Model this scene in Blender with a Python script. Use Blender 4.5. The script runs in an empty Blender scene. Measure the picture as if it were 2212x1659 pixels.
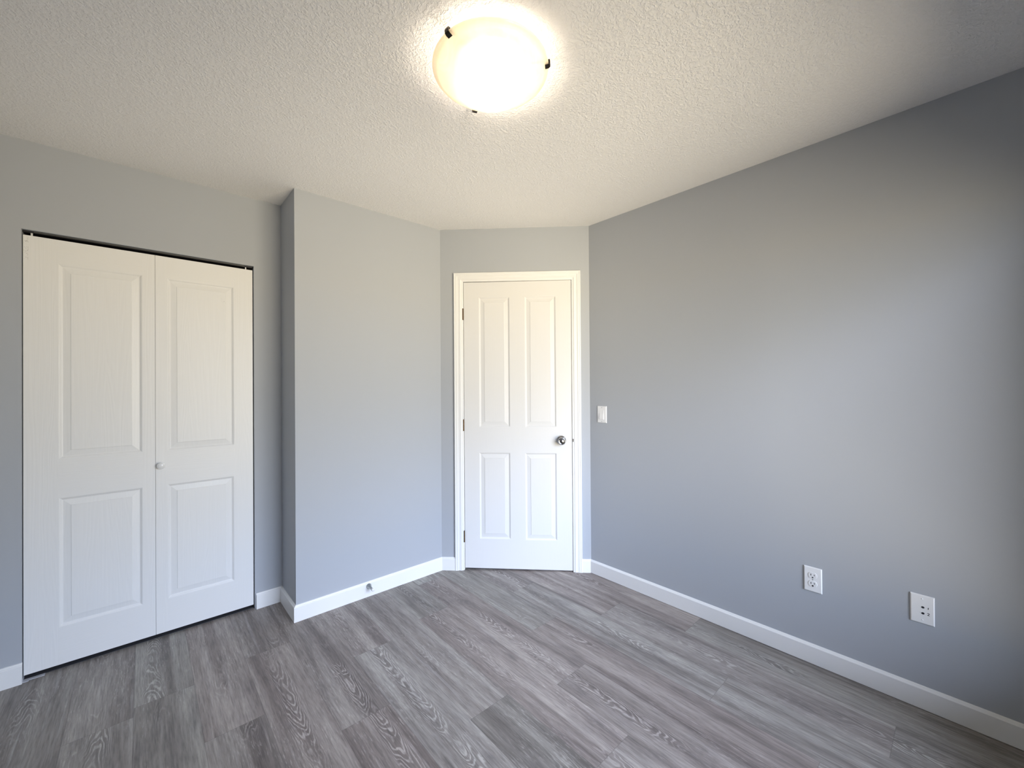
import bpy, bmesh, math, random
from mathutils import Vector, Matrix

SC = bpy.context.scene
COL = SC.collection
PI = math.pi

# ---------------------------------------------------------------- camera
cam_data = bpy.data.cameras.new('camera')
cam = bpy.data.objects.new('camera', cam_data)
COL.objects.link(cam)
cam_data.sensor_fit = 'HORIZONTAL'
cam_data.sensor_width = 36.0
cam_data.lens = 36.0 * 885.2 / 2212.0
cam_data.clip_start = 0.01
_r = Vector((0.74364568, -0.66853875, -0.00685883))
_u = Vector((0.00200999, -0.00802329, 0.99996579))
_f = Vector((0.66857092, 0.74363402, 0.00462273))
cam.matrix_world = Matrix(((_r.x, _u.x, -_f.x, 0.0), (_r.y, _u.y, -_f.y, 0.0),
                           (_r.z, _u.z, -_f.z, 1.31384471), (0, 0, 0, 1)))
SC.camera = cam

# ---------------------------------------------------------------- colour management
SC.view_settings.view_transform = 'Standard'
SC.view_settings.look = 'None'
SC.view_settings.gamma = 1.0
SC.view_settings.use_curve_mapping = False
SC.view_settings.exposure = 0.0
try:
    SC.cycles.use_denoising = True
    SC.cycles.use_adaptive_sampling = True
    SC.cycles.adaptive_threshold = 0.02
    SC.cycles.max_bounces = 10
    SC.cycles.diffuse_bounces = 6
    SC.cycles.sample_clamp_indirect = 8.0
    SC.cycles.caustics_reflective = False
    SC.cycles.caustics_refractive = False
except Exception:
    pass

# ---------------------------------------------------------------- daylight: blue sky, brighter on one side, over warm sunlit ground
SKY_STRENGTH = 20.0
SKY_HIGH = (0.98, 1.08, 1.45)
SKY_LOW = (0.43, 0.485, 0.59)
GROUND = (0.71, 0.595, 0.45)
LAMP_COLOR = (1.0, 0.87, 0.72)
BULB_GLOW = 108.0
BOWL_CLEAR = 0.30
SUN_SIDE = 0.32

world = bpy.data.worlds.new('world')
SC.world = world
world.use_nodes = True
_nt = world.node_tree
_nt.nodes.clear()
_o = _nt.nodes.new('ShaderNodeOutputWorld')
_bg = _nt.nodes.new('ShaderNodeBackground')
_tc = _nt.nodes.new('ShaderNodeTexCoord')
_sx = _nt.nodes.new('ShaderNodeSeparateXYZ')
_cr = _nt.nodes.new('ShaderNodeValToRGB')
_mr = _nt.nodes.new('ShaderNodeMapRange')
_mr.inputs['From Min'].default_value = -1
_mr.inputs['From Max'].default_value = 1
_nt.links.new(_tc.outputs['Generated'], _sx.inputs[0])
_nt.links.new(_sx.outputs['Z'], _mr.inputs['Value'])
_nt.links.new(_mr.outputs[0], _cr.inputs[0])
_az = _nt.nodes.new('ShaderNodeMath'); _az.operation = 'MULTIPLY_ADD'
_az.inputs[1].default_value = -SUN_SIDE
_az.inputs[2].default_value = 1.0
_st = _nt.nodes.new('ShaderNodeMath'); _st.operation = 'MULTIPLY'
_st.inputs[1].default_value = SKY_STRENGTH
_nt.links.new(_sx.outputs['X'], _az.inputs[0])
_nt.links.new(_az.outputs[0], _st.inputs[0])
_nt.links.new(_st.outputs[0], _bg.inputs['Strength'])
_nt.links.new(_cr.outputs[0], _bg.inputs[0])
_nt.links.new(_bg.outputs[0], _o.inputs[0])
_e = _cr.color_ramp.elements
_e[0].position = 0.0
_e[0].color = (*GROUND, 1)
_e[1].position = 1.0
_e[1].color = (*SKY_HIGH, 1)
for _p, _c in ((0.50, GROUND), (0.515, SKY_LOW), (0.585, SKY_LOW), (0.69, SKY_HIGH)):
    _x = _e.new(_p)
    _x.color = (*_c, 1)

# ---------------------------------------------------------------- plan of the room (metres)
H = 2.44
XL, YB = -0.60, -0.45
YC, Y2 = 2.8395, 2.5329
XJ, XB, XR = 0.6339, 1.5896, 2.3404
YD = Y2 - (XR - XB)
TW = 0.115
PLAN = [(XL, YB), (XL, YC), (XJ, YC), (XJ, Y2), (XB, Y2), (XR, YD), (XR, YB)]   # clockwise seen from above
BH, BT = 0.0911, 0.013
WIN_X0, WIN_X1, WIN_Z0, WIN_Z1 = 0.46, 2.14, 0.30, 2.05


def offset_plan(d):
    """plan moved outward by d (negative = into the room), mitred corners"""
    n = len(PLAN)
    lines = []
    for i in range(n):
        a, b = Vector(PLAN[i]), Vector(PLAN[(i + 1) % n])
        t = (b - a).normalized()
        nrm = Vector((-t.y, t.x))                    # outward for clockwise order
        lines.append((a + nrm * d, t))
    out = []
    for i in range(n):
        (p, t), (q, s) = lines[i - 1], lines[i]
        den = t.x * s.y - t.y * s.x
        k = ((q.x - p.x) * s.y - (q.y - p.y) * s.x) / den
        out.append(p + t * k)
    return out


_q = math.sqrt(0.5)
# frames: columns = local x (along), y (into the wall), z (up)
def frame(origin, along, inward):
    return Matrix(((along[0], inward[0], 0, origin[0]), (along[1], inward[1], 0, origin[1]),
                   (0, 0, 1, origin[2]), (0, 0, 0, 1)))


F_CLOSET = frame((0, YC, 0), (1, 0), (0, 1))
F_MID = frame((0, Y2, 0), (1, 0), (0, 1))
F_DOOR = frame((XB, Y2, 0), (_q, -_q), (_q, _q))
F_RIGHT = frame((XR, 0, 0), (0, -1), (1, 0))          # local x = -y
F_BACK = frame((0, YB, 0), (-1, 0), (0, -1))

# ---------------------------------------------------------------- node helpers
class NT:
    def __init__(self, name):
        self.m = bpy.data.materials.new(name)
        self.m.use_nodes = True
        self.t = self.m.node_tree
        self.t.nodes.clear()
        self.out = self.n('ShaderNodeOutputMaterial')

    def n(self, kind, **kw):
        nd = self.t.nodes.new(kind)
        for k, v in kw.items():
            setattr(nd, k, v)
        return nd

    def set(self, sock, v):
        if hasattr(v, 'is_output') or isinstance(v, bpy.types.NodeSocket):
            self.t.links.new(v, sock)
        elif v is not None:
            if isinstance(v, (tuple, list)) and len(v) == 3 and sock.type == 'RGBA':
                v = (*v, 1)
            sock.default_value = v

    def math(self, op, a, b=None, c=None, clamp=False):
        nd = self.n('ShaderNodeMath', operation=op, use_clamp=clamp)
        for i, v in enumerate((a, b, c)):
            if v is not None:
                self.set(nd.inputs[i], v)
        return nd.outputs[0]

    def vmul(self, v, s):
        nd = self.n('ShaderNodeVectorMath', operation='MULTIPLY')
        self.set(nd.inputs[0], v)
        self.set(nd.inputs[1], s)
        return nd.outputs[0]

    def noise(self, vec, scale, detail=2.0, rough=0.5, dist=0.0):
        nd = self.n('ShaderNodeTexNoise')
        self.set(nd.inputs['Vector'], vec)
        nd.inputs['Scale'].default_value = scale
        nd.inputs['Detail'].default_value = detail
        nd.inputs['Roughness'].default_value = rough
        nd.inputs['Distortion'].default_value = dist
        return nd.outputs[0]

    def ramp(self, fac, stops, interp='LINEAR'):
        nd = self.n('ShaderNodeValToRGB')
        nd.color_ramp.interpolation = interp
        e = nd.color_ramp.elements
        while len(e) > 1:
            e.remove(e[-1])
        for i, (p, c) in enumerate(stops):
            if not isinstance(c, (tuple, list)):
                c = (c, c, c)
            el = e[0] if i == 0 else e.new(p)
            el.position = p
            el.color = (*c, 1)
        self.set(nd.inputs[0], fac)
        return nd.outputs[0]

    def mix(self, fac, a, b, mode='MIX'):
        nd = self.n('ShaderNodeMix', data_type='RGBA', blend_type=mode)
        self.set(nd.inputs[0], fac)
        self.set(nd.inputs[6], a)
        self.set(nd.inputs[7], b)
        return nd.outputs[2]

    def bump(self, height, strength=0.3, distance=0.002):
        nd = self.n('ShaderNodeBump')
        nd.inputs['Strength'].default_value = strength
        nd.inputs['Distance'].default_value = distance
        self.set(nd.inputs['Height'], height)
        return nd.outputs[0]

    def principled(self, color, rough=0.5, metal=0.0, spec=0.5, normal=None, **kw):
        nd = self.n('ShaderNodeBsdfPrincipled')
        self.set(nd.inputs['Base Color'], color)
        self.set(nd.inputs['Roughness'], rough)
        self.set(nd.inputs['Metallic'], metal)
        self.set(nd.inputs['Specular IOR Level'], spec)
        if normal is not None:
            self.set(nd.inputs['Normal'], normal)
        for k, v in kw.items():
            self.set(nd.inputs[k.replace('_', ' ')], v)
        self.t.links.new(nd.outputs[0], self.out.inputs[0])
        return nd

    def objco(self):
        return self.n('ShaderNodeTexCoord').outputs['Object']


def mat_paint():
    g = NT('wall_paint')
    co = g.objco()
    h = g.noise(co, 260, 3, 0.6)
    tone = g.noise(co, 1.4, 2)
    c = g.mix(tone, WALL_A, WALL_B)
    g.principled(c, 0.62, 0, 0.25, g.bump(h, 0.10, 0.0008))
    return g.m


def mat_ceiling():
    g = NT('ceiling_texture')
    co = g.objco()
    a = g.noise(co, 120, 3, 0.55, 0.5)
    b = g.noise(co, 52, 2, 0.5, 0.4)
    s = g.math('ADD', a, g.math('MULTIPLY', b, 0.6))
    h = g.ramp(s, [(0.0, 0.0), (0.74, 0.05), (0.88, 0.75), (1.0, 1.0)])
    g.principled(CEIL_COLOR, 0.75, 0, 0.25, g.bump(h, 0.6, 0.0027))
    return g.m


def mat_trim(name, color, rough=0.38):
    g = NT(name)
    co = g.objco()
    h = g.noise(co, 90, 2)
    g.principled(color, rough, 0, 0.4, g.bump(h, 0.05, 0.0006))
    return g.m


def mat_door(name, color, horizontal=False, amount=0.35, scuffs=False):
    """white paint over an embossed wood grain"""
    g = NT(name)
    co = g.objco()
    st = (2.2, 1.0, 30.0) if horizontal else (30.0, 1.0, 2.2)
    v = g.vmul(co, st)
    n1 = g.noise(v, 0.30, 2, 0.5, 0.35)
    rings = g.math('FRACT', g.math('MULTIPLY', n1, 16.0))
    rings = g.math('ABSOLUTE', g.math('SUBTRACT', rings, 0.5))
    st2 = (3.0, 1.0, 240.0) if horizontal else (240.0, 1.0, 3.0)
    fine = g.noise(g.vmul(co, st2), 1.3, 2, 0.6)
    h = g.math('ADD', g.math('MULTIPLY', rings, 1.1), fine)
    c = color
    if scuffs:
        sx = g.n('ShaderNodeSeparateXYZ')
        g.set(sx.inputs[0], co)

        def box(x0, x1, z0, z1):
            a = g.math('GREATER_THAN', sx.outputs[0], x0)
            b = g.math('LESS_THAN', sx.outputs[0], x1)
            d = g.math('GREATER_THAN', sx.outputs[2], z0)
            e = g.math('LESS_THAN', sx.outputs[2], z1)
            return g.math('MULTIPLY', g.math('MULTIPLY', a, b), g.math('MULTIPLY', d, e))
        mk = None
        for (x0, x1, z0, z1, sc, th) in scuffs:
            nz = g.noise(co, sc, 3, 0.7)
            spot = g.math('MULTIPLY', box(x0, x1, z0, z1), g.math('GREATER_THAN', nz, th))
            mk = spot if mk is None else g.math('MAXIMUM', mk, spot)
        c = g.mix(g.math('MULTIPLY', mk, 0.38), color, (0.12, 0.10, 0.085))
    g.principled(c, 0.40, 0, 0.4, g.bump(h, amount, 0.0011))
    return g.m


def mat_simple(name, color, rough=0.5, metal=0.0, spec=0.5, noise=0.0):
    g = NT(name)
    c = color
    if noise:
        co = g.objco()
        c = g.mix(g.noise(co, 60, 3), tuple(x * (1 - noise) for x in color), tuple(min(1, x * (1 + noise)) for x in color))
    g.principled(c, rough, metal, spec)
    return g.m


def mat_floor():
    """grey limed-oak vinyl planks; UV0 = metres from one corner, UV1 = metres to the opposite corner, colour attribute = random per plank"""
    g = NT('grey_plank_vinyl')
    u0 = g.n('ShaderNodeUVMap', uv_map='near')
    u1 = g.n('ShaderNodeUVMap', uv_map='far')
    at = g.n('ShaderNodeAttribute', attribute_name='plank')
    rnd = g.n('ShaderNodeSeparateColor')
    g.set(rnd.inputs[0], at.outputs['Color'])
    r1, r2, r3 = rnd.outputs[0], rnd.outputs[1], rnd.outputs[2]
    s0 = g.n('ShaderNodeSeparateXYZ'); g.set(s0.inputs[0], u0.outputs[0])
    s1 = g.n('ShaderNodeSeparateXYZ'); g.set(s1.inputs[0], u1.outputs[0])
    # plank-space vector, shifted by the plank's random numbers
    def vec(ku, kv, seed=0.0):
        c = g.n('ShaderNodeCombineXYZ')
        g.set(c.inputs[0], g.math('ADD', g.math('MULTIPLY', s0.outputs[0], ku), g.math('MULTIPLY', r1, 31.0)))
        g.set(c.inputs[1], g.math('ADD', g.math('MULTIPLY', s0.outputs[1], kv), g.math('MULTIPLY', r2, 47.0)))
        g.set(c.inputs[2], g.math('ADD', g.math('MULTIPLY', r3, 19.0), seed))
        return c.outputs[0]
    # broad stripes along the plank
    stripes = g.noise(vec(16.0, 0.9), 1.0, 3, 0.55, 0.3)
    blotch = g.noise(vec(7.0, 2.6, 5.0), 1.0, 3, 0.6, 0.4)
    fine = g.noise(vec(170.0, 11.0, 2.0), 1.0, 3, 0.62)
    streak = g.noise(vec(60.0, 2.2, 8.0), 1.0, 3, 0.6, 0.5)
    # cathedral grain: nested arches down the middle of the plank (contours of v + k (u - u0)^2 + noise)
    u0c = g.math('ADD', 0.060, g.math('MULTIPLY', r3, 0.075))
    du = g.math('SUBTRACT', s0.outputs[0], u0c)
    du2 = g.math('MULTIPLY', du, du)
    sgn = g.math('SUBTRACT', g.math('MULTIPLY', g.math('GREATER_THAN', r2, 0.5), 2.0), 1.0)
    fld = g.math('ADD', g.math('MULTIPLY', g.math('MULTIPLY', s0.outputs[1], sgn), 15.0), g.math('MULTIPLY', du2, 2300.0))
    fld = g.math('ADD', fld, g.math('MULTIPLY', g.noise(vec(14.0, 3.6, 3.0), 1.0, 2, 0.55, 0.3), 9.0))
    fld = g.math('ADD', fld, g.math('MULTIPLY', g.noise(vec(70.0, 18.0, 3.5), 1.0, 1, 0.5), 0.7))
    ring = g.math('FRACT', fld)
    line = g.math('ABSOLUTE', g.math('SUBTRACT', ring, 0.5))
    line = g.ramp(line, [(0.0, 1.0), (0.12, 0.8), (0.24, 0.0)])
    band = g.ramp(g.math('ABSOLUTE', g.math('ADD', du, g.math('MULTIPLY', g.math('SUBTRACT', g.noise(vec(3.0, 3.0, 9.0), 1.0, 2), 0.5), 0.05))),
                  [(0.0, 1.0), (0.022, 1.0), (0.046, 0.0)])
    zone = g.ramp(g.noise(vec(1.5, 1.7, 3.3), 1.0, 2, 0.5, 0.2), [(0.43, 0.0), (0.56, 1.0)])
    zone = g.math('MULTIPLY', zone, band)
    brk = g.ramp(g.noise(vec(110.0, 30.0, 6.0), 1.0, 2, 0.6), [(0.34, 0.25), (0.52, 1.0)])
    line = g.math('MULTIPLY', g.math('MULTIPLY', line, zone), brk)
    tick = g.ramp(g.noise(vec(230.0, 26.0, 12.0), 1.0, 2, 0.6), [(0.56, 0.0), (0.70, 1.0)])
    tickz = g.ramp(g.noise(vec(9.0, 2.0, 14.0), 1.0, 2, 0.5), [(0.44, 0.0), (0.60, 1.0)])
    tick = g.math('MULTIPLY', tick, tickz)
    base = g.ramp(stripes, [(0.34, FL_DARK), (0.48, FL_MID), (0.63, FL_LIGHT)])
    base = g.mix(g.math('MULTIPLY', g.ramp(blotch, [(0.56, 0.0), (0.76, 1.0)]), 0.55), base, (0.105, 0.095, 0.098))
    base = g.mix(g.math('MULTIPLY', zone, 0.50), base, FL_DARK)
    base = g.mix(g.math('MULTIPLY', g.ramp(streak, [(0.58, 0.0), (0.72, 1.0)]), 0.35), base, (0.40, 0.385, 0.375))
    base = g.mix(g.math('MULTIPLY', line, 0.72), base, (0.50, 0.475, 0.445))
    base = g.mix(g.math('MULTIPLY', tick, 0.42), base, (0.52, 0.495, 0.465))
    fz = g.ramp(fine, [(0.30, 0.70), (0.5, 1.0), (0.70, 1.24)])
    base = g.mix(1.0, base, fz, 'MULTIPLY')
    # plank to plank tone and tint
    tone = g.ramp(r1, [(0.0, (0.87, 0.86, 0.855)), (0.5, (1.0, 0.99, 0.985)), (1.0, (1.10, 1.105, 1.105))])
    tint = g.ramp(r2, [(0.0, (1.04, 0.985, 0.98)), (0.5, (1, 1, 1)), (1.0, (0.985, 1.005, 0.99))])
    base = g.mix(1.0, base, tone, 'MULTIPLY')
    base = g.mix(1.0, base, tint, 'MULTIPLY')
    # knots: short dark ticks across the grain
    kn = g.n('ShaderNodeTexVoronoi')
    g.set(kn.inputs['Vector'], vec(5.2, 1.7, 4.0))
    kn.inputs['Scale'].default_value = 1.0
    kd = g.math('ADD', kn.outputs['Distance'], g.math('MULTIPLY', g.noise(vec(60, 50, 1.0), 1.0, 2), 0.06))
    kmask = g.ramp(kd, [(0.055, 1.0), (0.125, 0.0)])
    base = g.mix(g.math('MULTIPLY', kmask, 0.45), base, (0.085, 0.075, 0.075))
    # joints
    eu = g.math('MINIMUM', s0.outputs[0], s1.outputs[0])
    ev = g.math('MINIMUM', s0.outputs[1], s1.outputs[1])
    e = g.math('MINIMUM', eu, ev)
    seam = g.ramp(g.math('MULTIPLY', e, 1000.0), [(0.0, 1.0), (1.0, 0.0)])
    seam = g.ramp(g.math('MULTIPLY', e, 400.0), [(0.0, 1.0), (0.32, 0.85), (0.6, 0.0)])
    base = g.mix(g.math('MULTIPLY', seam, 0.40), base, (0.10, 0.09, 0.088))
    hgt = g.math('SUBTRACT', g.math('ADD', g.math('MULTIPLY', fine, 0.35), g.math('MULTIPLY', line, -0.4)), seam)
    rough = g.ramp(fine, [(0.2, 0.46), (0.8, 0.60)])
    g.principled(base, rough, 0, 0.38, g.bump(hgt, 0.22, 0.0009))
    return g.m


def mat_bowl(name='alabaster_glass', clear=None, tone=((0.94, 0.875, 0.735), (0.97, 0.935, 0.85))):
    """swirled alabaster glass: part clear, part milky, lit from inside by the bulbs"""
    g = NT(name)
    co = g.objco()
    sw = g.noise(g.vmul(co, (1, 1, 2.0)), 7.0, 4, 0.6, 2.2)
    c = g.ramp(sw, [(0.3, tone[0]), (0.6, tone[1])])
    tp = g.n('ShaderNodeBsdfTransparent'); tp.inputs[0].default_value = (1.0, 0.97, 0.92, 1)
    tr = g.n('ShaderNodeBsdfTranslucent'); g.set(tr.inputs[0], c)
    df = g.n('ShaderNodeBsdfDiffuse'); g.set(df.inputs[0], c)
    gl = g.n('ShaderNodeBsdfGlossy'); gl.inputs['Roughness'].default_value = 0.12
    m1 = g.n('ShaderNodeMixShader'); m1.inputs[0].default_value = 0.72
    g.t.links.new(tr.outputs[0], m1.inputs[1]); g.t.links.new(df.outputs[0], m1.inputs[2])
    m2 = g.n('ShaderNodeMixShader'); m2.inputs[0].default_value = 0.05
    g.t.links.new(m1.outputs[0], m2.inputs[1]); g.t.links.new(gl.outputs[0], m2.inputs[2])
    m3 = g.n('ShaderNodeMixShader'); m3.inputs[0].default_value = BOWL_CLEAR if clear is None else clear
    g.t.links.new(m2.outputs[0], m3.inputs[1]); g.t.links.new(tp.outputs[0], m3.inputs[2])
    g.t.links.new(m3.outputs[0], g.out.inputs[0])
    return g.m


def mat_pane():
    g = NT('window_glass')
    t = g.n('ShaderNodeBsdfTransparent'); t.inputs[0].default_value = (0.96, 0.98, 0.97, 1)
    gl = g.n('ShaderNodeBsdfGlossy'); gl.inputs['Roughness'].default_value = 0.02
    fr = g.n('ShaderNodeFresnel')
    m = g.n('ShaderNodeMixShader')
    g.t.links.new(fr.outputs[0], m.inputs[0]); g.t.links.new(t.outputs[0], m.inputs[1]); g.t.links.new(gl.outputs[0], m.inputs[2])
    g.t.links.new(m.outputs[0], g.out.inputs[0])
    return g.m


WALL_A = (0.428, 0.450, 0.484)
WALL_B = (0.440, 0.461, 0.494)
CEIL_COLOR = (0.90, 0.885, 0.865)
DOOR_WHITE = (0.83, 0.83, 0.82)
TRIM_WHITE = (0.84, 0.84, 0.83)
FL_DARK = (0.158, 0.140, 0.130)
FL_MID = (0.236, 0.216, 0.199)
FL_LIGHT = (0.318, 0.298, 0.274)

M_WALL = mat_paint()
M_CEIL = mat_ceiling()
M_TRIM = mat_trim('trim_white', TRIM_WHITE)
M_DOOR = mat_door('entry_door_paint', (0.765, 0.76, 0.75), False, 0.10)
M_BIF_V = mat_door('bifold_paint_upright_grain', DOOR_WHITE, False, 0.22,
                   scuffs=[(-0.403, -0.388, 1.900, 2.006, 150, 0.58), (0.330, 0.353, 1.800, 1.824, 170, 0.60)])
M_BIF_H = mat_door('bifold_paint_level_grain', DOOR_WHITE, True, 0.17)
M_FLOOR = mat_floor()
M_BOWL = mat_bowl()
M_RIM = mat_bowl('ribbed_glass_rim', 0.25, ((0.90, 0.835, 0.70), (0.94, 0.885, 0.775)))
M_PANE = mat_pane()
M_CHROME = mat_simple('polished_chrome', (0.40, 0.40, 0.41), 0.12, 1.0)
M_BRASS = mat_simple('aged_brass', (0.13, 0.075, 0.035), 0.42, 1.0, 0.5, 0.25)
M_BRONZE = mat_simple('dark_bronze', (0.022, 0.016, 0.012), 0.35, 0.6, 0.5, 0.2)
M_NICKEL = mat_simple('brushed_nickel', (0.42, 0.43, 0.42), 0.32, 1.0)
M_STEEL = mat_simple('zinc_plate', (0.55, 0.56, 0.60), 0.4, 0.0)
M_DARKMETAL = mat_simple('dark_steel', (0.10, 0.095, 0.09), 0.4, 0.9)
M_TRACK = mat_simple('grey_track_metal', (0.12, 0.12, 0.115), 0.5, 0.3)
M_PLASTIC = mat_simple('white_plastic', (0.86, 0.86, 0.86), 0.30, 0.0, 0.5)
M_RUBBER = mat_simple('white_rubber', (0.80, 0.80, 0.80), 0.6)
M_BLACK = mat_simple('dark_slot_and_gap', (0.010, 0.010, 0.014), 0.5)
M_INK = mat_simple('black_marker_ink', (0.008, 0.010, 0.022), 0.6)
M_CERAMIC = mat_simple('white_painted_knob', (0.78, 0.78, 0.77), 0.22, 0.0, 0.5)
M_CLOSETIN = mat_simple('closet_painted_shade', (0.05, 0.05, 0.055), 0.8)  # shade inside the closet put into the colour
M_HALL = mat_simple('hall_painted_shade', (0.05, 0.048, 0.045), 0.8)  # unlit hall: its shade is put into the colour

# ---------------------------------------------------------------- mesh helpers
def mesh_obj(name, bm, mats, parent=None, mw=None, smooth=False, recalc=True):
    if recalc:
        bmesh.ops.recalc_face_normals(bm, faces=bm.faces[:])
    me = bpy.data.meshes.new(name)
    bm.to_mesh(me)
    bm.free()
    for m in (mats if isinstance(mats, (list, tuple)) else [mats]):
        me.materials.append(m)
    if smooth:
        for p in me.polygons:
            p.use_smooth = True
    o = bpy.data.objects.new(name, me)
    COL.objects.link(o)
    if parent:
        o.parent = parent
    if mw is not None:
        if parent:
            o.matrix_local = mw
        else:
            o.matrix_world = mw
    return o


def tag(o, label, cat=None, kind=None, group=None):
    o['label'] = label
    if cat:
        o['category'] = cat
    if kind:
        o['kind'] = kind
    if group:
        o['group'] = group
    return o


def empty(name, mw):
    o = bpy.data.objects.new(name, None)
    COL.objects.link(o)
    o.empty_display_size = 0.05
    o.matrix_world = mw
    return o


def box(bm, x0, x1, y0, y1, z0, z1, bevel=0.0, mat=0):
    vs = [bm.verts.new((x, y, z)) for x in (x0, x1) for y in (y0, y1) for z in (z0, z1)]
    fs = []
    for idx in ((0, 1, 3, 2), (4, 6, 7, 5), (0, 4, 5, 1), (2, 3, 7, 6), (0, 2, 6, 4), (1, 5, 7, 3)):
        f = bm.faces.new([vs[i] for i in idx])
        f.material_index = mat
        fs.append(f)
    if bevel > 0:
        es = list({e for f in fs for e in f.edges})
        bmesh.ops.bevel(bm, geom=es, offset=bevel, segments=2, affect='EDGES', profile=0.6)
    return vs


def lathe(bm, prof, segs=32, axis='-y', center=(0, 0, 0), scale=(1, 1)):
    """prof: list of (radius, distance along axis); closes at radius 0"""
    rings = []
    for (r, t) in prof:
        ring = []
        if r <= 1e-6:
            pts = [(0.0, 0.0)]
        else:
            pts = [(r * math.cos(2 * PI * i / segs) * scale[0], r * math.sin(2 * PI * i / segs) * scale[1]) for i in range(segs)]
        for (a, b) in pts:
            if axis == '-y':
                v = (center[0] + a, center[1] - t, center[2] + b)
            elif axis == 'z':
                v = (center[0] + a, center[1] + b, center[2] + t)
            else:
                v = (center[0] + t, center[1] + a, center[2] + b)
            ring.append(bm.verts.new(v))
        rings.append(ring)
    for A, B in zip(rings, rings[1:]):
        if len(A) == 1 and len(B) == 1:
            continue
        for i in range(max(len(A), len(B))):
            j = (i + 1) % max(len(A), len(B))
            if len(A) == 1:
                bm.faces.new((A[0], B[j], B[i]))
            elif len(B) == 1:
                bm.faces.new((A[i], A[j], B[0]))
            else:
                bm.faces.new((A[i], A[j], B[j], B[i]))
    return rings


# ---------------------------------------------------------------- setting: walls
OUT = offset_plan(TW)


def wall(name, i, label, holes=(), mat=None):
    """solid wall along plan edge i with rectangular holes given as (s0, s1, z0, z1) from the edge's start"""
    n = len(PLAN)
    p0, p1 = Vector(PLAN[i]), Vector(PLAN[(i + 1) % n])
    q0, q1 = OUT[i], OUT[(i + 1) % n]
    L = (p1 - p0).length
    t = (p1 - p0) / L
    nr = Vector((-t.y, t.x))
    ss = sorted({0.0, L} | {h[0] for h in holes} | {h[1] for h in holes})
    zs = sorted({0.0, H} | {h[2] for h in holes} | {h[3] for h in holes})
    bm = bmesh.new()
    cache = {}

    def vert(a, b, back):
        k = (a, b, back)
        if k not in cache:
            s = ss[a]
            if back:
                p = q0 if a == 0 else q1 if a == len(ss) - 1 else p0 + t * s + nr * TW
            else:
                p = p0 + t * s
            cache[k] = bm.verts.new((p.x, p.y, zs[b]))
        return cache[k]

    def solid(a, b):
        if a < 0 or b < 0 or a >= len(ss) - 1 or b >= len(zs) - 1:
            return False
        sm, zm = (ss[a] + ss[a + 1]) / 2, (zs[b] + zs[b + 1]) / 2
        return not any(h[0] < sm < h[1] and h[2] < zm < h[3] for h in holes)
    for a in range(len(ss) - 1):
        for b in range(len(zs) - 1):
            if not solid(a, b):
                continue
            bm.faces.new([vert(a, b, 0), vert(a + 1, b, 0), vert(a + 1, b + 1, 0), vert(a, b + 1, 0)])
            bm.faces.new([vert(a, b, 1), vert(a, b + 1, 1), vert(a + 1, b + 1, 1), vert(a + 1, b, 1)])
            if not solid(a - 1, b):
                bm.faces.new([vert(a, b, 0), vert(a, b + 1, 0), vert(a, b + 1, 1), vert(a, b, 1)])
            if not solid(a + 1, b):
                bm.faces.new([vert(a + 1, b, 0), vert(a + 1, b, 1), vert(a + 1, b + 1, 1), vert(a + 1, b + 1, 0)])
            if not solid(a, b - 1):
                bm.faces.new([vert(a, b, 0), vert(a, b, 1), vert(a + 1, b, 1), vert(a + 1, b, 0)])
            if not solid(a, b + 1):
                bm.faces.new([vert(a, b + 1, 0), vert(a + 1, b + 1, 0), vert(a + 1, b + 1, 1), vert(a, b + 1, 1)])
    o = mesh_obj(name, bm, mat or M_WALL)
    tag(o, label, 'wall', 'structure')
    return o


OPEN_X0, OPEN_X1, OPEN_Z = -0.4080, 0.4890, 2.0372
DS0, DS1, DZ = 0.1500, 0.9540, 2.0760              # rough opening of the entry door along the angled wall
wall('wall_left', 0, 'grey painted wall at the left end of the closet wall')
wall('wall_closet', 1, 'grey painted wall around the white bifold closet doors', [(OPEN_X0 - XL, OPEN_X1 - XL, 0, OPEN_Z)])
wall('wall_return', 2, 'narrow dark grey wall return between closet wall and middle wall')
wall('wall_middle', 3, 'grey painted wall between the closet and the angled door wall')
wall('wall_door', 4, 'narrow angled grey wall around the white entry door', [(DS0, DS1, 0, DZ)])
wall('wall_right', 5, 'long blue-grey painted wall with the outlet and switch plates')
wall('wall_window', 6, 'grey painted wall with the window, behind the camera',
     [(XR - WIN_X1, XR - WIN_X0, WIN_Z0, WIN_Z1)])

# ceiling slab and floor slab beyond the planks
bm = bmesh.new()
box(bm, XL - 0.2, XR + 0.9, YB - TW, YC + 0.85, H, H + 0.12)
tag(mesh_obj('ceiling', bm, M_CEIL), 'white textured ceiling around the round lamp', 'ceiling', 'structure')

# closet cavity and hall behind the doors (shade in the gaps put into near-black colour)
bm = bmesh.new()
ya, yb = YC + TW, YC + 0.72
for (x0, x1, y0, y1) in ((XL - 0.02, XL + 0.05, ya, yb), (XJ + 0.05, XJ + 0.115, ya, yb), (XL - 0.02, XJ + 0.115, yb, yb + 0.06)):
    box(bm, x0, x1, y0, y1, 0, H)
box(bm, OPEN_X0 + 0.002, OPEN_X1 - 0.002, YC + 0.022, YC + TW, 0.0002, 0.003)  # added near-black sheet, painted shade under the closet doors
box(bm, XL + 0.05, XJ + 0.05, YC + TW, YC + 0.72, 0.0002, 0.003)  # same painted shade carried on over the closet floor
tag(mesh_obj('wall_closet_interior', bm, M_CLOSETIN), 'closet interior and floor sheet coloured dark as shade behind the white bifold doors', 'wall', 'structure')
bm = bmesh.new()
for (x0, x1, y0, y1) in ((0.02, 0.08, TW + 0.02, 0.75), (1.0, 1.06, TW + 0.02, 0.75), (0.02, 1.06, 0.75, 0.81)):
    box(bm, x0, x1, y0, y1, 0, H)
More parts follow.
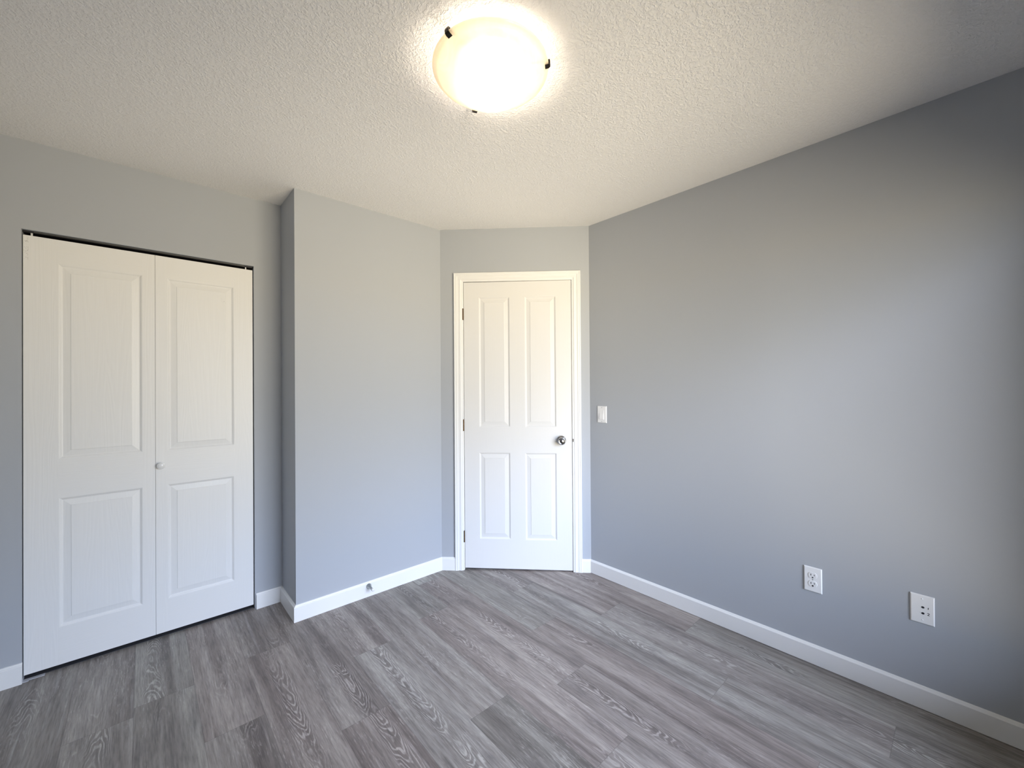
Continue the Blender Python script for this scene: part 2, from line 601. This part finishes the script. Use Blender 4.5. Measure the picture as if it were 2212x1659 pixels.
box(bm, 0.1780, 0.9270, 0.024, 0.75, 0.0002, 0.003)  # near-black sheet added for the shade below the entry door
tag(mesh_obj('wall_hall', bm, M_HALL, mw=F_DOOR), 'hall wall and floor sheet coloured dark as shade behind the white entry door', 'wall', 'structure')

# ---------------------------------------------------------------- setting: plank floor
random.seed(11)
bm = bmesh.new()
uvn = bm.loops.layers.uv.new('near')
uvf = bm.loops.layers.uv.new('far')
colr = bm.loops.layers.float_color.new('plank')
PW, PL, PX0 = 0.1974, 1.219, 0.165
JOINT = {-4: 0.55, -3: 1.75, -2: 1.02, -1: 2.30, 0: 1.90, 1: 2.350, 2: 1.610, 3: 2.005, 4: 1.320, 5: 2.082, 6: 1.218, 7: 1.573, 8: 1.948,
         9: 0.194, 10: 1.016, 11: 1.6, 12: 0.7, 13: 1.2, 14: 0.4}
FX0, FX1, FY0, FY1 = XL - 0.1, XR + 0.72, YB - TW, YC + 0.80
tops = []
for k, j in JOINT.items():
    x0, x1 = PX0 + k * PW, PX0 + (k + 1) * PW
    cx0, cx1 = max(x0, FX0), min(x1, FX1)
    if cx1 <= cx0:
        continue
    m = math.floor((FY0 - j) / PL)
    y = j + m * PL
    while y < FY1:
        ya, yb = max(y, FY0), min(y + PL, FY1)
        if yb > ya:
            rc = (random.random(), random.random(), random.random(), 1)
            vs = [bm.verts.new((a, b, 0)) for (a, b) in ((cx0, ya), (cx1, ya), (cx1, yb), (cx0, yb))]
            f = bm.faces.new(vs)
            for lp in f.loops:
                c = lp.vert.co
                lp[uvn].uv = (c.x - x0, c.y - y)
                lp[uvf].uv = (x1 - c.x, y + PL - c.y)
                lp[colr] = rc
        y += PL
# slab body under the planks
vs = [bm.verts.new((x, y, z)) for z in (-0.1, 0.0) for (x, y) in ((FX0, FY0), (FX1, FY0), (FX1, FY1), (FX0, FY1))]
bm.faces.new((vs[3], vs[2], vs[1], vs[0]))
for i in range(4):
    jn = (i + 1) % 4
    bm.faces.new((vs[i], vs[jn], vs[4 + jn], vs[4 + i]))
tag(mesh_obj('floor', bm, M_FLOOR, recalc=False), 'grey wood plank floor', 'floor', 'structure')

# ---------------------------------------------------------------- setting: baseboards
BB_PROFILE = [(0.0, 0.0), (BT, 0.0), (BT, 0.0805), (BT - 0.0015, 0.0830), (BT - 0.0035, 0.0845), (BT - 0.0055, 0.0850),
              (BT - 0.0070, 0.0880), (BT - 0.0095, 0.0905), (0.0, BH)]


def baseboard(name, i, label, cut0=None, cut1=None, lift=0.0):
    """along plan edge i; cut0/cut1 = distance from the edge's start where the board ends square"""
    n = len(PLAN)
    p0, p1 = Vector(PLAN[i]), Vector(PLAN[(i + 1) % n])
    t = (p1 - p0).normalized()
    nr = Vector((-t.y, t.x))
    bm = bmesh.new()
    A, B = [], []
    for (d, z) in BB_PROFILE:
        inner = offset_plan(-d) if d > 0 else [Vector(p) for p in PLAN]
        a, b = inner[i], inner[(i + 1) % n]
        if cut0 is not None:
            a = p0 + t * cut0 - nr * d
        if cut1 is not None:
            b = p0 + t * cut1 - nr * d
        zz = z + (lift if z == 0 else 0)
        A.append(bm.verts.new((a.x, a.y, zz)))
        B.append(bm.verts.new((b.x, b.y, zz)))
    m = len(A)
    for k in range(m):
        j = (k + 1) % m
        bm.faces.new((A[k], A[j], B[j], B[k]))
    bm.faces.new(A)
    bm.faces.new(list(reversed(B)))
    return tag(mesh_obj(name, bm, M_TRIM), label, 'baseboard', 'structure')


baseboard('baseboard_left', 0, 'white baseboard on the left wall beside the closet wall')
baseboard('baseboard_closet_left', 1, 'short white baseboard left of the bifold closet doors', cut1=OPEN_X0 - XL + 0.002)
baseboard('baseboard_closet_right', 1, 'short white baseboard between bifold doors and wall return', cut0=0.4949 - XL)
baseboard('baseboard_return', 2, 'shaded white baseboard on the narrow wall return')
baseboard('baseboard_middle', 3, 'white baseboard carrying the small metal door stop')
baseboard('baseboard_door_left', 4, 'short white baseboard left of the entry door casing', cut1=0.0990)
baseboard('baseboard_door_right', 4, 'short white baseboard right of the entry door casing', cut0=0.9985)
baseboard('baseboard_right', 5, 'long white baseboard under the outlet on the right wall', lift=0.0022)
baseboard('baseboard_window', 6, 'white baseboard under the window behind the camera')

# ---------------------------------------------------------------- setting: window (behind the camera) and its daylight portal
bm = bmesh.new()
wx0, wx1 = -WIN_X1, -WIN_X0
fr = 0.045
for (a, b, c, d) in ((wx0, wx1, WIN_Z0, WIN_Z0 + fr), (wx0, wx1, WIN_Z1 - fr, WIN_Z1), (wx0, wx0 + fr, WIN_Z0 + fr, WIN_Z1 - fr),
                     (wx1 - fr, wx1, WIN_Z0 + fr, WIN_Z1 - fr), ((wx0 + wx1) / 2 - 0.02, (wx0 + wx1) / 2 + 0.02, WIN_Z0 + fr, WIN_Z1 - fr)):
    box(bm, a, b, 0.05, 0.10, c, d, 0.004)
win = mesh_obj('window_1', bm, M_PLASTIC, mw=F_BACK)
tag(win, 'white framed sliding window behind the camera', 'window', 'structure')
for (a, b) in ((wx0 + fr, (wx0 + wx1) / 2 - 0.02), ((wx0 + wx1) / 2 + 0.02, wx1 - fr)):
    bm = bmesh.new()
    box(bm, a - 0.004, b + 0.004, 0.072, 0.076, WIN_Z0 + fr - 0.004, WIN_Z1 - fr + 0.004)
    mesh_obj('pane', bm, M_PANE, win)
bm = bmesh.new()
box(bm, wx0 - 0.05, wx1 + 0.05, -0.03, 0.05, WIN_Z0 - 0.028, WIN_Z0, 0.006)
mesh_obj('window_sill', bm, M_TRIM, win)
pd = bpy.data.lights.new('daylight_portal', 'AREA')
pd.shape = 'RECTANGLE'
pd.size = WIN_X1 - WIN_X0
pd.size_y = WIN_Z1 - WIN_Z0
pd.cycles.is_portal = True
po = bpy.data.objects.new('daylight_portal', pd)
COL.objects.link(po)
po.matrix_world = Matrix.Translation(((WIN_X0 + WIN_X1) / 2, YB - 0.11, (WIN_Z0 + WIN_Z1) / 2)) @ Matrix.Rotation(PI / 2, 4, 'X')

# ---------------------------------------------------------------- panelled door leaves
PANEL_RINGS = [(0.000, 0.0000), (0.0030, 0.0008), (0.0065, 0.0035), (0.0095, 0.0064), (0.0125, 0.0072), (0.0145, 0.0070),
               (0.0370, 0.0030), (0.0385, 0.0026), (0.0395, 0.0003)]


def leaf(name, x0, x1, z0, z1, panels, thick, front, mats, parent=None, mw=None, rail_mat=None, skew=None, rings=PANEL_RINGS):
    """door leaf in wall coordinates: front face at y = front, back at front + thick, panels (x0, x1, z0, z1) moulded into the front"""
    bm = bmesh.new()
    xs = sorted({x0, x1} | {p[0] for p in panels} | {p[1] for p in panels})
    zs = sorted({z0, z1} | {p[2] for p in panels} | {p[3] for p in panels})
    cache = {}

    def V(x, y, z):
        if skew:
            z = z + skew(x, z)
        k = (round(x, 5), round(y, 5), round(z, 5))
        if k not in cache:
            cache[k] = bm.verts.new((x, y, z))
        return cache[k]
    for a in range(len(xs) - 1):
        for b in range(len(zs) - 1):
            xm, zm = (xs[a] + xs[a + 1]) / 2, (zs[b] + zs[b + 1]) / 2
            if any(p[0] < xm < p[1] and p[2] < zm < p[3] for p in panels):
                continue
            f = bm.faces.new([V(xs[a], front, zs[b]), V(xs[a + 1], front, zs[b]), V(xs[a + 1], front, zs[b + 1]), V(xs[a], front, zs[b + 1])])
            inside = any(p[0] < xm < p[1] for p in panels)
            f.material_index = 1 if (rail_mat and inside) else 0
    for (a, b, c, d) in panels:
        prev = None
        for (o, dep) in rings:
            ring = [V(a + o, front + dep, c + o), V(b - o, front + dep, c + o), V(b - o, front + dep, d - o), V(a + o, front + dep, d - o)]
            if prev:
                for i in range(4):
                    j = (i + 1) % 4
                    bm.faces.new((prev[i], prev[j], ring[j], ring[i]))
            prev = ring
        bm.faces.new(prev)
    yb = front + thick
    # sides and back
    for b in range(len(zs) - 1):
        bm.faces.new([V(x0, front, zs[b]), V(x0, front, zs[b + 1]), V(x0, yb, zs[b + 1]), V(x0, yb, zs[b])])
        bm.faces.new([V(x1, front, zs[b]), V(x1, yb, zs[b]), V(x1, yb, zs[b + 1]), V(x1, front, zs[b + 1])])
    for a in range(len(xs) - 1):
        bm.faces.new([V(xs[a], front, z0), V(xs[a], yb, z0), V(xs[a + 1], yb, z0), V(xs[a + 1], front, z0)])
        bm.faces.new([V(xs[a], front, z1), V(xs[a + 1], front, z1), V(xs[a + 1], yb, z1), V(xs[a], yb, z1)])
        for b in range(len(zs) - 1):
            bm.faces.new([V(xs[a], yb, zs[b]), V(xs[a], yb, zs[b + 1]), V(xs[a + 1], yb, zs[b + 1]), V(xs[a + 1], yb, zs[b])])
    return mesh_obj(name, bm, mats, parent, mw)


# entry door: local frame on the angled wall
L0, L1, LZ0, LZ1 = 0.1680, 0.9370, 0.0100, 2.0585
ENTRY_PANELS = [(0.2765, 0.4975, 1.0195, 1.9500), (0.6045, 0.8260, 1.0185, 1.9505), (0.2745, 0.4975, 0.2225, 0.8390), (0.6025, 0.8260, 0.2160, 0.8365)]


def entry_skew(x, z):
    k = (x - L0) / (L1 - L0)
    if z < 0.1:
        return 0.006 - 0.009 * k
    if z > 2.0:
        return -0.0015 + 0.003 * k
    return 0.0


door = leaf('door_1', L0, L1, LZ0, LZ1, ENTRY_PANELS, 0.035, 0.0015, [M_DOOR], mw=F_DOOR, skew=entry_skew)
tag(door, 'white four-panel entry door with chrome knob on the angled wall', 'door', 'structure')
# hinges (brass barrels with their leaves)
for (z0, z1) in ((1.790, 1.870), (0.995, 1.075), (0.200, 0.280)):
    bm = bmesh.new()
    n = 5
    hgt = (z1 - z0) / n
    prof = [(0.0, z0 - 0.002), (0.0035, z0 - 0.0015)]
    for i in range(n):
        a, b = z0 + i * hgt, z0 + (i + 1) * hgt
        prof += [(0.0048, a), (0.0056, a + 0.0006), (0.0056, b - 0.0006), (0.0048, b)]
    prof += [(0.0035, z1 + 0.0015), (0.0, z1 + 0.002)]
    lathe(bm, prof, 16, 'z', (0.1625, -0.0020, 0))
    box(bm, 0.1650, 0.1676, 0.0015, 0.030, z0, z1)
    mesh_obj('hinge', bm, M_BRASS, door, smooth=False)
# knob
bm = bmesh.new()
KC = (0.8585, 0.0, 0.9270)
lathe(bm, [(0.0, -0.0010), (0.0325, -0.0010), (0.0330, 0.0020), (0.0315, 0.0050), (0.0270, 0.0078), (0.0170, 0.0095), (0.0135, 0.0120),
           (0.0125, 0.0200), (0.0140, 0.0260), (0.0200, 0.0315), (0.0255, 0.0380), (0.0275, 0.0450), (0.0268, 0.0520), (0.0235, 0.0575),
           (0.0205, 0.0590), (0.0190, 0.0578), (0.0150, 0.0570), (0.0100, 0.0582), (0.0, 0.0586)], 40, '-y', KC)
kn = mesh_obj('door_knob', bm, M_CHROME, door, smooth=True)
kn['label'] = 'polished chrome round door knob'

# casing + jambs
bm = bmesh.new()
S0, S1, ZT = 0.0990, 0.9985, 2.1235
CAS = [(0.000, 0.000), (0.000, 0.0150), (0.0015, 0.0165), (0.0060, 0.0170), (0.0095, 0.0160), (0.0110, 0.0140), (0.0160, 0.0150), (0.0215, 0.0145),
       (0.0240, 0.0118), (0.0310, 0.0108), (0.0400, 0.0112), (0.0440, 0.0125), (0.0480, 0.0118), (0.0500, 0.0092), (0.0545, 0.0080),
       (0.0600, 0.0075), (0.0620, 0.0060), (0.0620, 0.000)]
cols = []
for (o, d) in CAS:
    cols.append([bm.verts.new(p) for p in ((S0 + o, -d, 0.0), (S0 + o, -d, ZT - o), (S1 - o, -d, ZT - o), (S1 - o, -d, 0.0))])
for A, B in zip(cols, cols[1:]):
    for i in range(3):
        bm.faces.new((A[i], A[i + 1], B[i + 1], B[i]))
bm.faces.new([c[0] for c in cols])
bm.faces.new([c[3] for c in cols])
trim = mesh_obj('trim_1', bm, M_TRIM, mw=F_DOOR)
tag(trim, 'white grooved casing framing the entry door', 'door frame', 'structure')
bm = bmesh.new()
box(bm, DS0, 0.1648, 0.0, TW, 0, 2.0765)
box(bm, 0.9402, DS1, 0.0, TW, 0, 2.0765)
box(bm, DS0, DS1, 0.0, TW, 2.0615, 2.0765)
# door stop strip behind the leaf
box(bm, 0.1648, 0.177, 0.040, 0.075, 0, 2.0615)
box(bm, 0.928, 0.9402, 0.040, 0.075, 0, 2.0615)
box(bm, 0.177, 0.928, 0.040, 0.075, 2.050, 2.0615)
mesh_obj('jamb', bm, M_TRIM, trim)
bm = bmesh.new()
box(bm, 0.9374, 0.9412, -0.0022, 0.030, 0.9040, 0.9600)
box(bm, 0.9385, 0.9445, -0.0105, -0.0040, 0.9170, 0.9380, 0.0015)
sp = mesh_obj('strike_plate', bm, M_DARKMETAL, trim)
sp['label'] = 'dark metal strike plate at the latch'

# ---------------------------------------------------------------- bifold closet doors
FRONT = 0.012
door2 = empty('door_2', F_CLOSET)
tag(door2, 'white two-leaf bifold closet doors with one small knob', 'door', 'structure')
BR = [(o * 1.02, d) for (o, d) in PANEL_RINGS]
lf1 = leaf('door_leaf', -0.4045, 0.0455, 0.0240, 2.0140, [(-0.2965, -0.0040, 0.9845, 1.9015), (-0.2965, -0.0040, 0.1985, 0.8030)],
           0.030, FRONT, [M_BIF_V, M_BIF_H], door2, Matrix.Identity(4), rail_mat=True, rings=BR)
lf1['label'] = 'wider left leaf with scuffed top corner'
lf2 = leaf('door_leaf', 0.0467, 0.4842, 0.0240, 2.0140, [(0.0945, 0.3915, 0.9815, 1.9000), (0.0940, 0.3905, 0.1960, 0.8025)],
           0.030, FRONT, [M_BIF_V, M_BIF_H], door2, Matrix.Identity(4), rail_mat=True, rings=BR)
lf2['label'] = 'right leaf with the white knob'
bm = bmesh.new()
lathe(bm, [(0.0, -0.001), (0.0085, -0.001), (0.0085, 0.004), (0.0078, 0.010), (0.0100, 0.014), (0.0150, 0.0175), (0.0168, 0.0205), (0.0172, 0.0230),
           (0.0165, 0.0250), (0.0152, 0.0262), (0.0143, 0.0258), (0.0132, 0.0268), (0.0100, 0.0285), (0.0060, 0.0296), (0.0, 0.0300)], 36, '-y', (0.0672, FRONT, 0.9075))
kb = mesh_obj('door_knob', bm, M_CERAMIC, lf2, smooth=True)
# pivot pins on the leaf tops
for x in (-0.3800, 0.4520):
    bm = bmesh.new()
    lathe(bm, [(0.0, 2.0130), (0.0035, 2.0130), (0.0035, 2.0300), (0.0, 2.0300)], 12, 'z', (x, FRONT + 0.012, 0))
    pn = mesh_obj('pivot_pin', bm, M_RUBBER, lf1 if x < 0 else lf2)
# top track
bm = bmesh.new()
for (y0, y1, z0, z1) in ((0.0150, 0.0178, 2.0318, 2.0352),):
    box(bm, -0.372, 0.4430, y0, y1, z0, z1)
tk = mesh_obj('door_track', bm, M_TRACK, mw=F_CLOSET)
bm = bmesh.new()
box(bm, OPEN_X0 + 0.001, OPEN_X1 - 0.001, 0.0185, 0.112, 2.0285, 2.0370)  # track channel spread over the soffit, black for the shade in the gap
mesh_obj('channel_shade', bm, M_BLACK, tk, Matrix.Identity(4))
tag(tk, 'thin dark metal track at the top of the closet opening', 'track')
# floor bracket
bm = bmesh.new()
box(bm, -0.4070, -0.340, 0.004, 0.034, 0.0, 0.0022, 0.0006)
box(bm, -0.4075, -0.4055, 0.004, 0.034, 0.0, 0.016)
box(bm, -0.4060, -0.388, -0.004, 0.004, 0.0002, 0.003)
fb = mesh_obj('pivot_bracket', bm, M_STEEL, mw=F_CLOSET)
tag(fb, 'small metal pivot bracket on the floor under the left closet door leaf', 'bracket')

# ---------------------------------------------------------------- spring-less door stop on the middle baseboard
DSX, DSZ = 1.0465, 0.0655
stop = empty('door_stop', frame((DSX, Y2 - BT, DSZ), (1, 0), (0, 1)))
tag(stop, 'small trumpet-shaped metal door stop on the middle baseboard', 'door stop')
bm = bmesh.new()
lathe(bm, [(0.0, -0.0005), (0.0165, -0.0005), (0.0170, 0.0015), (0.0155, 0.0060), (0.0120, 0.0140), (0.0088, 0.0240), (0.0068, 0.0400), (0.0062, 0.0560), (0.0, 0.0565)], 28)
mesh_obj('stem', bm, M_NICKEL, stop, smooth=True)
bm = bmesh.new()
lathe(bm, [(0.0, 0.0550), (0.0085, 0.0552), (0.0090, 0.0580), (0.0090, 0.0670), (0.0080, 0.0692), (0.0, 0.0696)], 24)
mesh_obj('rubber_tip', bm, M_RUBBER, stop, smooth=True)

# ---------------------------------------------------------------- plates on the right wall (local x = -y)
def plate(bm, w, h, t=0.0055, bev=0.0035):
    prof = [(0.0, 0.0), (0.0, t * 0.35), (bev * 0.5, t * 0.8), (bev, t)]
    rings = []
    for (o, d) in prof:
        rings.append([bm.verts.new((x, -d, z)) for (x, z) in ((-w / 2 + o, -h / 2 + o), (w / 2 - o, -h / 2 + o), (w / 2 - o, h / 2 - o), (-w / 2 + o, h / 2 - o))])
    for A, B in zip(rings, rings[1:]):
        for i in range(4):
            j = (i + 1) % 4
            bm.faces.new((A[i], A[j], B[j], B[i]))
    bm.faces.new(rings[-1])
    bm.faces.new(list(reversed(rings[0])))


def screw(parent, x, z, y=-0.0055, rad=0.0032, mat=None):
    bm = bmesh.new()
    lathe(bm, [(0.0, -0.0002), (rad, -0.0002), (rad * 0.95, 0.0006), (rad * 0.6, 0.0011), (0.0, 0.0012)], 16, '-y', (x, y, z))
    return mesh_obj('screw', bm, mat or M_PLASTIC, parent, smooth=True)


def slot(parent, x, z, w, h, y):
    bm = bmesh.new()
    box(bm, x - w / 2, x + w / 2, y - 0.0004, y + 0.001, z - h / 2, z + h / 2)
    return mesh_obj('slot', bm, M_BLACK, parent)


# duplex outlet
out = empty('power_outlet', F_RIGHT @ Matrix.Translation((-0.4942, 0, 0.3940)))
tag(out, 'white duplex power outlet low on the right wall', 'outlet')
bm = bmesh.new(); plate(bm, 0.0700, 0.1150)
mesh_obj('cover_plate', bm, M_PLASTIC, out)
for k, dz in enumerate((0.0195, -0.0195)):
    bm = bmesh.new()
    r, hh = 0.0172, 0.0140
    pts = []
    for i in range(48):
        a = 2 * PI * i / 48
        pts.append((r * math.cos(a), max(-hh, min(hh, r * math.sin(a)))))
    base = [bm.verts.new((x, -0.0050, z + dz)) for (x, z) in pts]
    top = [bm.verts.new((x * 0.97, -0.0072, z * 0.97 + dz)) for (x, z) in pts]
    for i in range(48):
        j = (i + 1) % 48
        bm.faces.new((base[i], base[j], top[j], top[i]))
    bm.faces.new(top)
    sk = mesh_obj('socket', bm, M_PLASTIC, out)
    slot(sk, -0.0064, dz + 0.0030, 0.0024, 0.0085, -0.0072)
    slot(sk, 0.0064, dz + 0.0030, 0.0024, 0.0070, -0.0072)
    bm = bmesh.new()
    pr = 0.0030 if k == 0 else 0.0036
    lathe(bm, [(0.0, -0.001), (pr, -0.001), (pr, 0.0004), (0.0, 0.0004)], 16, '-y', (0.0, -0.0072, dz - 0.0085))
    mesh_obj('slot', bm, M_BLACK, sk)
screw(out, 0.0, 0.0, rad=0.0026, mat=M_NICKEL)

# two-port jack plate with handwritten numbers
jk = empty('jack_plate', F_RIGHT @ Matrix.Translation((-0.1302, 0, 0.4003)))
tag(jk, 'white two-port jack plate marked 1 and 2, nearest the right edge', 'wall plate')
bm = bmesh.new(); plate(bm, 0.0700, 0.1150)
mesh_obj('cover_plate', bm, M_PLASTIC, jk)
for z in (0.0092, -0.0148):
    bm = bmesh.new()
    lathe(bm, [(0.0, -0.001), (0.0050, -0.001), (0.0050, 0.0004), (0.0, 0.0004)], 24, '-y', (0.0015, -0.0055, z), scale=(1.0, 0.82))
    jo = mesh_obj('jack', bm, M_BLACK, jk)
    jo['label'] = 'round dark jack opening'
    bm = bmesh.new()
    box(bm, -0.0052, -0.0022, -0.0070, -0.0054, z + 0.0008, z + 0.0040, 0.0006)
    mesh_obj('jack_rim', bm, M_PLASTIC, jo)
screw(jk, 0.0, 0.0420); screw(jk, 0.0, -0.0420)


def stroke(bm, pts, w, y):
    """a pen stroke: flat ribbon with a little thickness"""
    L, R = [], []
    for i, (x, z) in enumerate(pts):
        a = Vector(pts[max(i - 1, 0)]); b = Vector(pts[min(i + 1, len(pts) - 1)])
        d = (b - a).normalized()
        n = Vector((-d.y, d.x)) * w / 2
        L.append(bm.verts.new((x + n.x, y, z + n.y)))
        R.append(bm.verts.new((x - n.x, y, z - n.y)))
    for i in range(len(pts) - 1):
        bm.faces.new((L[i], L[i + 1], R[i + 1], R[i]))
    f = bm.faces[:]
    ex = bmesh.ops.extrude_face_region(bm, geom=f)
    for v in [e for e in ex['geom'] if isinstance(e, bmesh.types.BMVert)]:
        v.co.y += 0.0004


bm = bmesh.new()
stroke(bm, [(0.0172, 0.0128), (0.0170, 0.0092), (0.0168, 0.0058)], 0.0022, -0.0058)
n1 = mesh_obj('number_mark', bm, M_INK, jk); n1['label'] = 'handwritten black 1'
bm = bmesh.new()
c = [(0.0150, -0.0112)]
for i in range(9):
    a = math.radians(150 - i * 26)
    c.append((0.0172 + 0.0026 * math.cos(a), -0.0118 + 0.0026 * math.sin(a)))
c += [(0.0172, -0.0158), (0.0150, -0.0178)]
stroke(bm, c, 0.0018, -0.0058)
stroke(bm, [(0.0146, -0.0180), (0.0172, -0.0178), (0.0208, -0.0186)], 0.0018, -0.0058)
n2 = mesh_obj('number_mark', bm, M_INK, jk); n2['label'] = 'handwritten black 2'

# light switch
sw = empty('light_switch', F_RIGHT @ Matrix.Translation((-1.6792, 0, 1.1140)))
tag(sw, 'white rocker light switch beside the entry door', 'light switch')
bm = bmesh.new(); plate(bm, 0.0740, 0.1140)
mesh_obj('cover_plate', bm, M_PLASTIC, sw)
bm = bmesh.new()
a, b = 0.0165, 0.0335
prof = [(-b, -0.0040), (-b, -0.0108), (-b + 0.003, -0.0116), (0.0, -0.0078), (b - 0.001, -0.0064), (b, -0.0040)]
A = [bm.verts.new((-a, y, z)) for (z, y) in prof]
B = [bm.verts.new((a, y, z)) for (z, y) in prof]
for i in range(len(prof)):
    j = (i + 1) % len(prof)
    bm.faces.new((A[i], A[j], B[j], B[i]))
bm.faces.new(A); bm.faces.new(list(reversed(B)))
mesh_obj('rocker', bm, M_PLASTIC, sw)
screw(sw, 0.0, 0.0480, mat=M_NICKEL, rad=0.0026); screw(sw, 0.0, -0.0480, mat=M_NICKEL, rad=0.0026)

# ---------------------------------------------------------------- ceiling lamp
LX, LY, LZ, LR = 0.9005, 1.1011, 2.4100, 0.1994
n_ = Vector((0.0218, 0.0416, 1.0)).normalized()
ax = Vector((1, 0, -0.0218)).normalized()
ay = n_.cross(ax).normalized()
MT = Matrix(((ax.x, ay.x, n_.x, LX), (ax.y, ay.y, n_.y, LY), (ax.z, ay.z, n_.z, LZ), (0, 0, 0, 1)))
lamp = empty('ceiling_light', Matrix.Translation((LX, LY, H)))
tag(lamp, 'round alabaster glass bowl lamp with dark clips, lit on the ceiling', 'ceiling light')
INV = Matrix.Translation((-LX, -LY, -H))
bm = bmesh.new()
D = 0.0857
rho = (LR * LR + D * D) / (2 * D)
amax = math.asin((LR - 0.016) / rho)
prof = [(0.0, -D)]
for i in range(1, 19):
    t = amax * i / 18
    prof.append((rho * math.sin(t), -D + rho * (1 - math.cos(t))))
prof += [(LR - 0.011, -0.0085), (LR - 0.004, -0.0060), (LR, -0.0030), (LR + 0.0012, 0.0), (LR, 0.0022), (LR - 0.005, 0.0020), (LR - 0.012, -0.0020)]
for i in range(18, 0, -1):
    t = amax * i / 18
    prof.append((rho * math.sin(t) - 0.0015 * math.sin(t) * 2, -D + rho * (1 - math.cos(t)) + 0.004))
prof.append((0.0, -D + 0.004))
lathe(bm, prof, 96, 'z')
for f in bm.faces:
    if min(math.hypot(v.co.x, v.co.y) for v in f.verts) > LR - 0.0165:
        f.material_index = 1
bowl = mesh_obj('glass_bowl', bm, [M_BOWL, M_RIM], lamp, INV @ MT, smooth=True)
bowl['label'] = 'swirled alabaster glass bowl'
# three clips: arm from the ceiling pan, cap hooking over the rim
for k in range(3):
    a = 3.3083 + k * 2 * PI / 3
    bm = bmesh.new()
    # cap around the rim
    pts = [(LR - 0.012, 0.004), (LR - 0.004, 0.0065), (LR + 0.006, 0.0065), (LR + 0.0075, 0.000), (LR + 0.0065, -0.008), (LR + 0.001, -0.0125),
           (LR - 0.010, -0.0140), (LR - 0.0108, -0.0118), (LR + 0.000, -0.0098), (LR + 0.0040, -0.0065), (LR + 0.0048, 0.000), (LR + 0.0035, 0.0035), (LR - 0.012, 0.0022)]
    w = 0.0082
    A = [bm.verts.new((x, -w, z)) for (x, z) in pts]
    B = [bm.verts.new((x, w, z)) for (x, z) in pts]
    for i in range(len(pts)):
        j = (i + 1) % len(pts)
        bm.faces.new((A[i], A[j], B[j], B[i]))
    bm.faces.new(A); bm.faces.new(list(reversed(B)))
    # arm back to the pan
    box(bm, 0.1235, LR + 0.002, -0.0035, 0.0035, 0.0060, 0.0090)
    box(bm, 0.120, 0.1235, -0.0035, 0.0035, 0.0060, 0.0240)
    mesh_obj('clip', bm, M_BRONZE, lamp, INV @ MT @ Matrix.Rotation(a, 4, 'Z'))
# ceiling pan
bm = bmesh.new()
lathe(bm, [(0.0, 0.0), (0.130, 0.0), (0.132, -0.004), (0.126, -0.016), (0.118, -0.018), (0.0, -0.018)], 48, 'z')
mesh_obj('ceiling_pan', bm, M_PLASTIC, lamp, Matrix.Identity(4), smooth=False)
# two bulbs: the emitters
g = NT('lit_bulb')
em = g.n('ShaderNodeEmission'); g.set(em.inputs[0], LAMP_COLOR); em.inputs[1].default_value = BULB_GLOW
g.t.links.new(em.outputs[0], g.out.inputs[0])
for k in range(2):
    a = math.radians(62 + 180 * k)
    px, py = 0.060 * math.cos(a), 0.060 * math.sin(a)
    bm = bmesh.new()
    lathe(bm, [(0.0, -0.021), (0.012, -0.018), (0.0195, -0.009), (0.0210, 0.0), (0.0190, 0.009), (0.013, 0.018), (0.010, 0.030), (0.0, 0.030)], 14, 'z', (px, py, -0.083))
    mesh_obj('bulb', bm, g.m, lamp, Matrix.Identity(4), smooth=True)
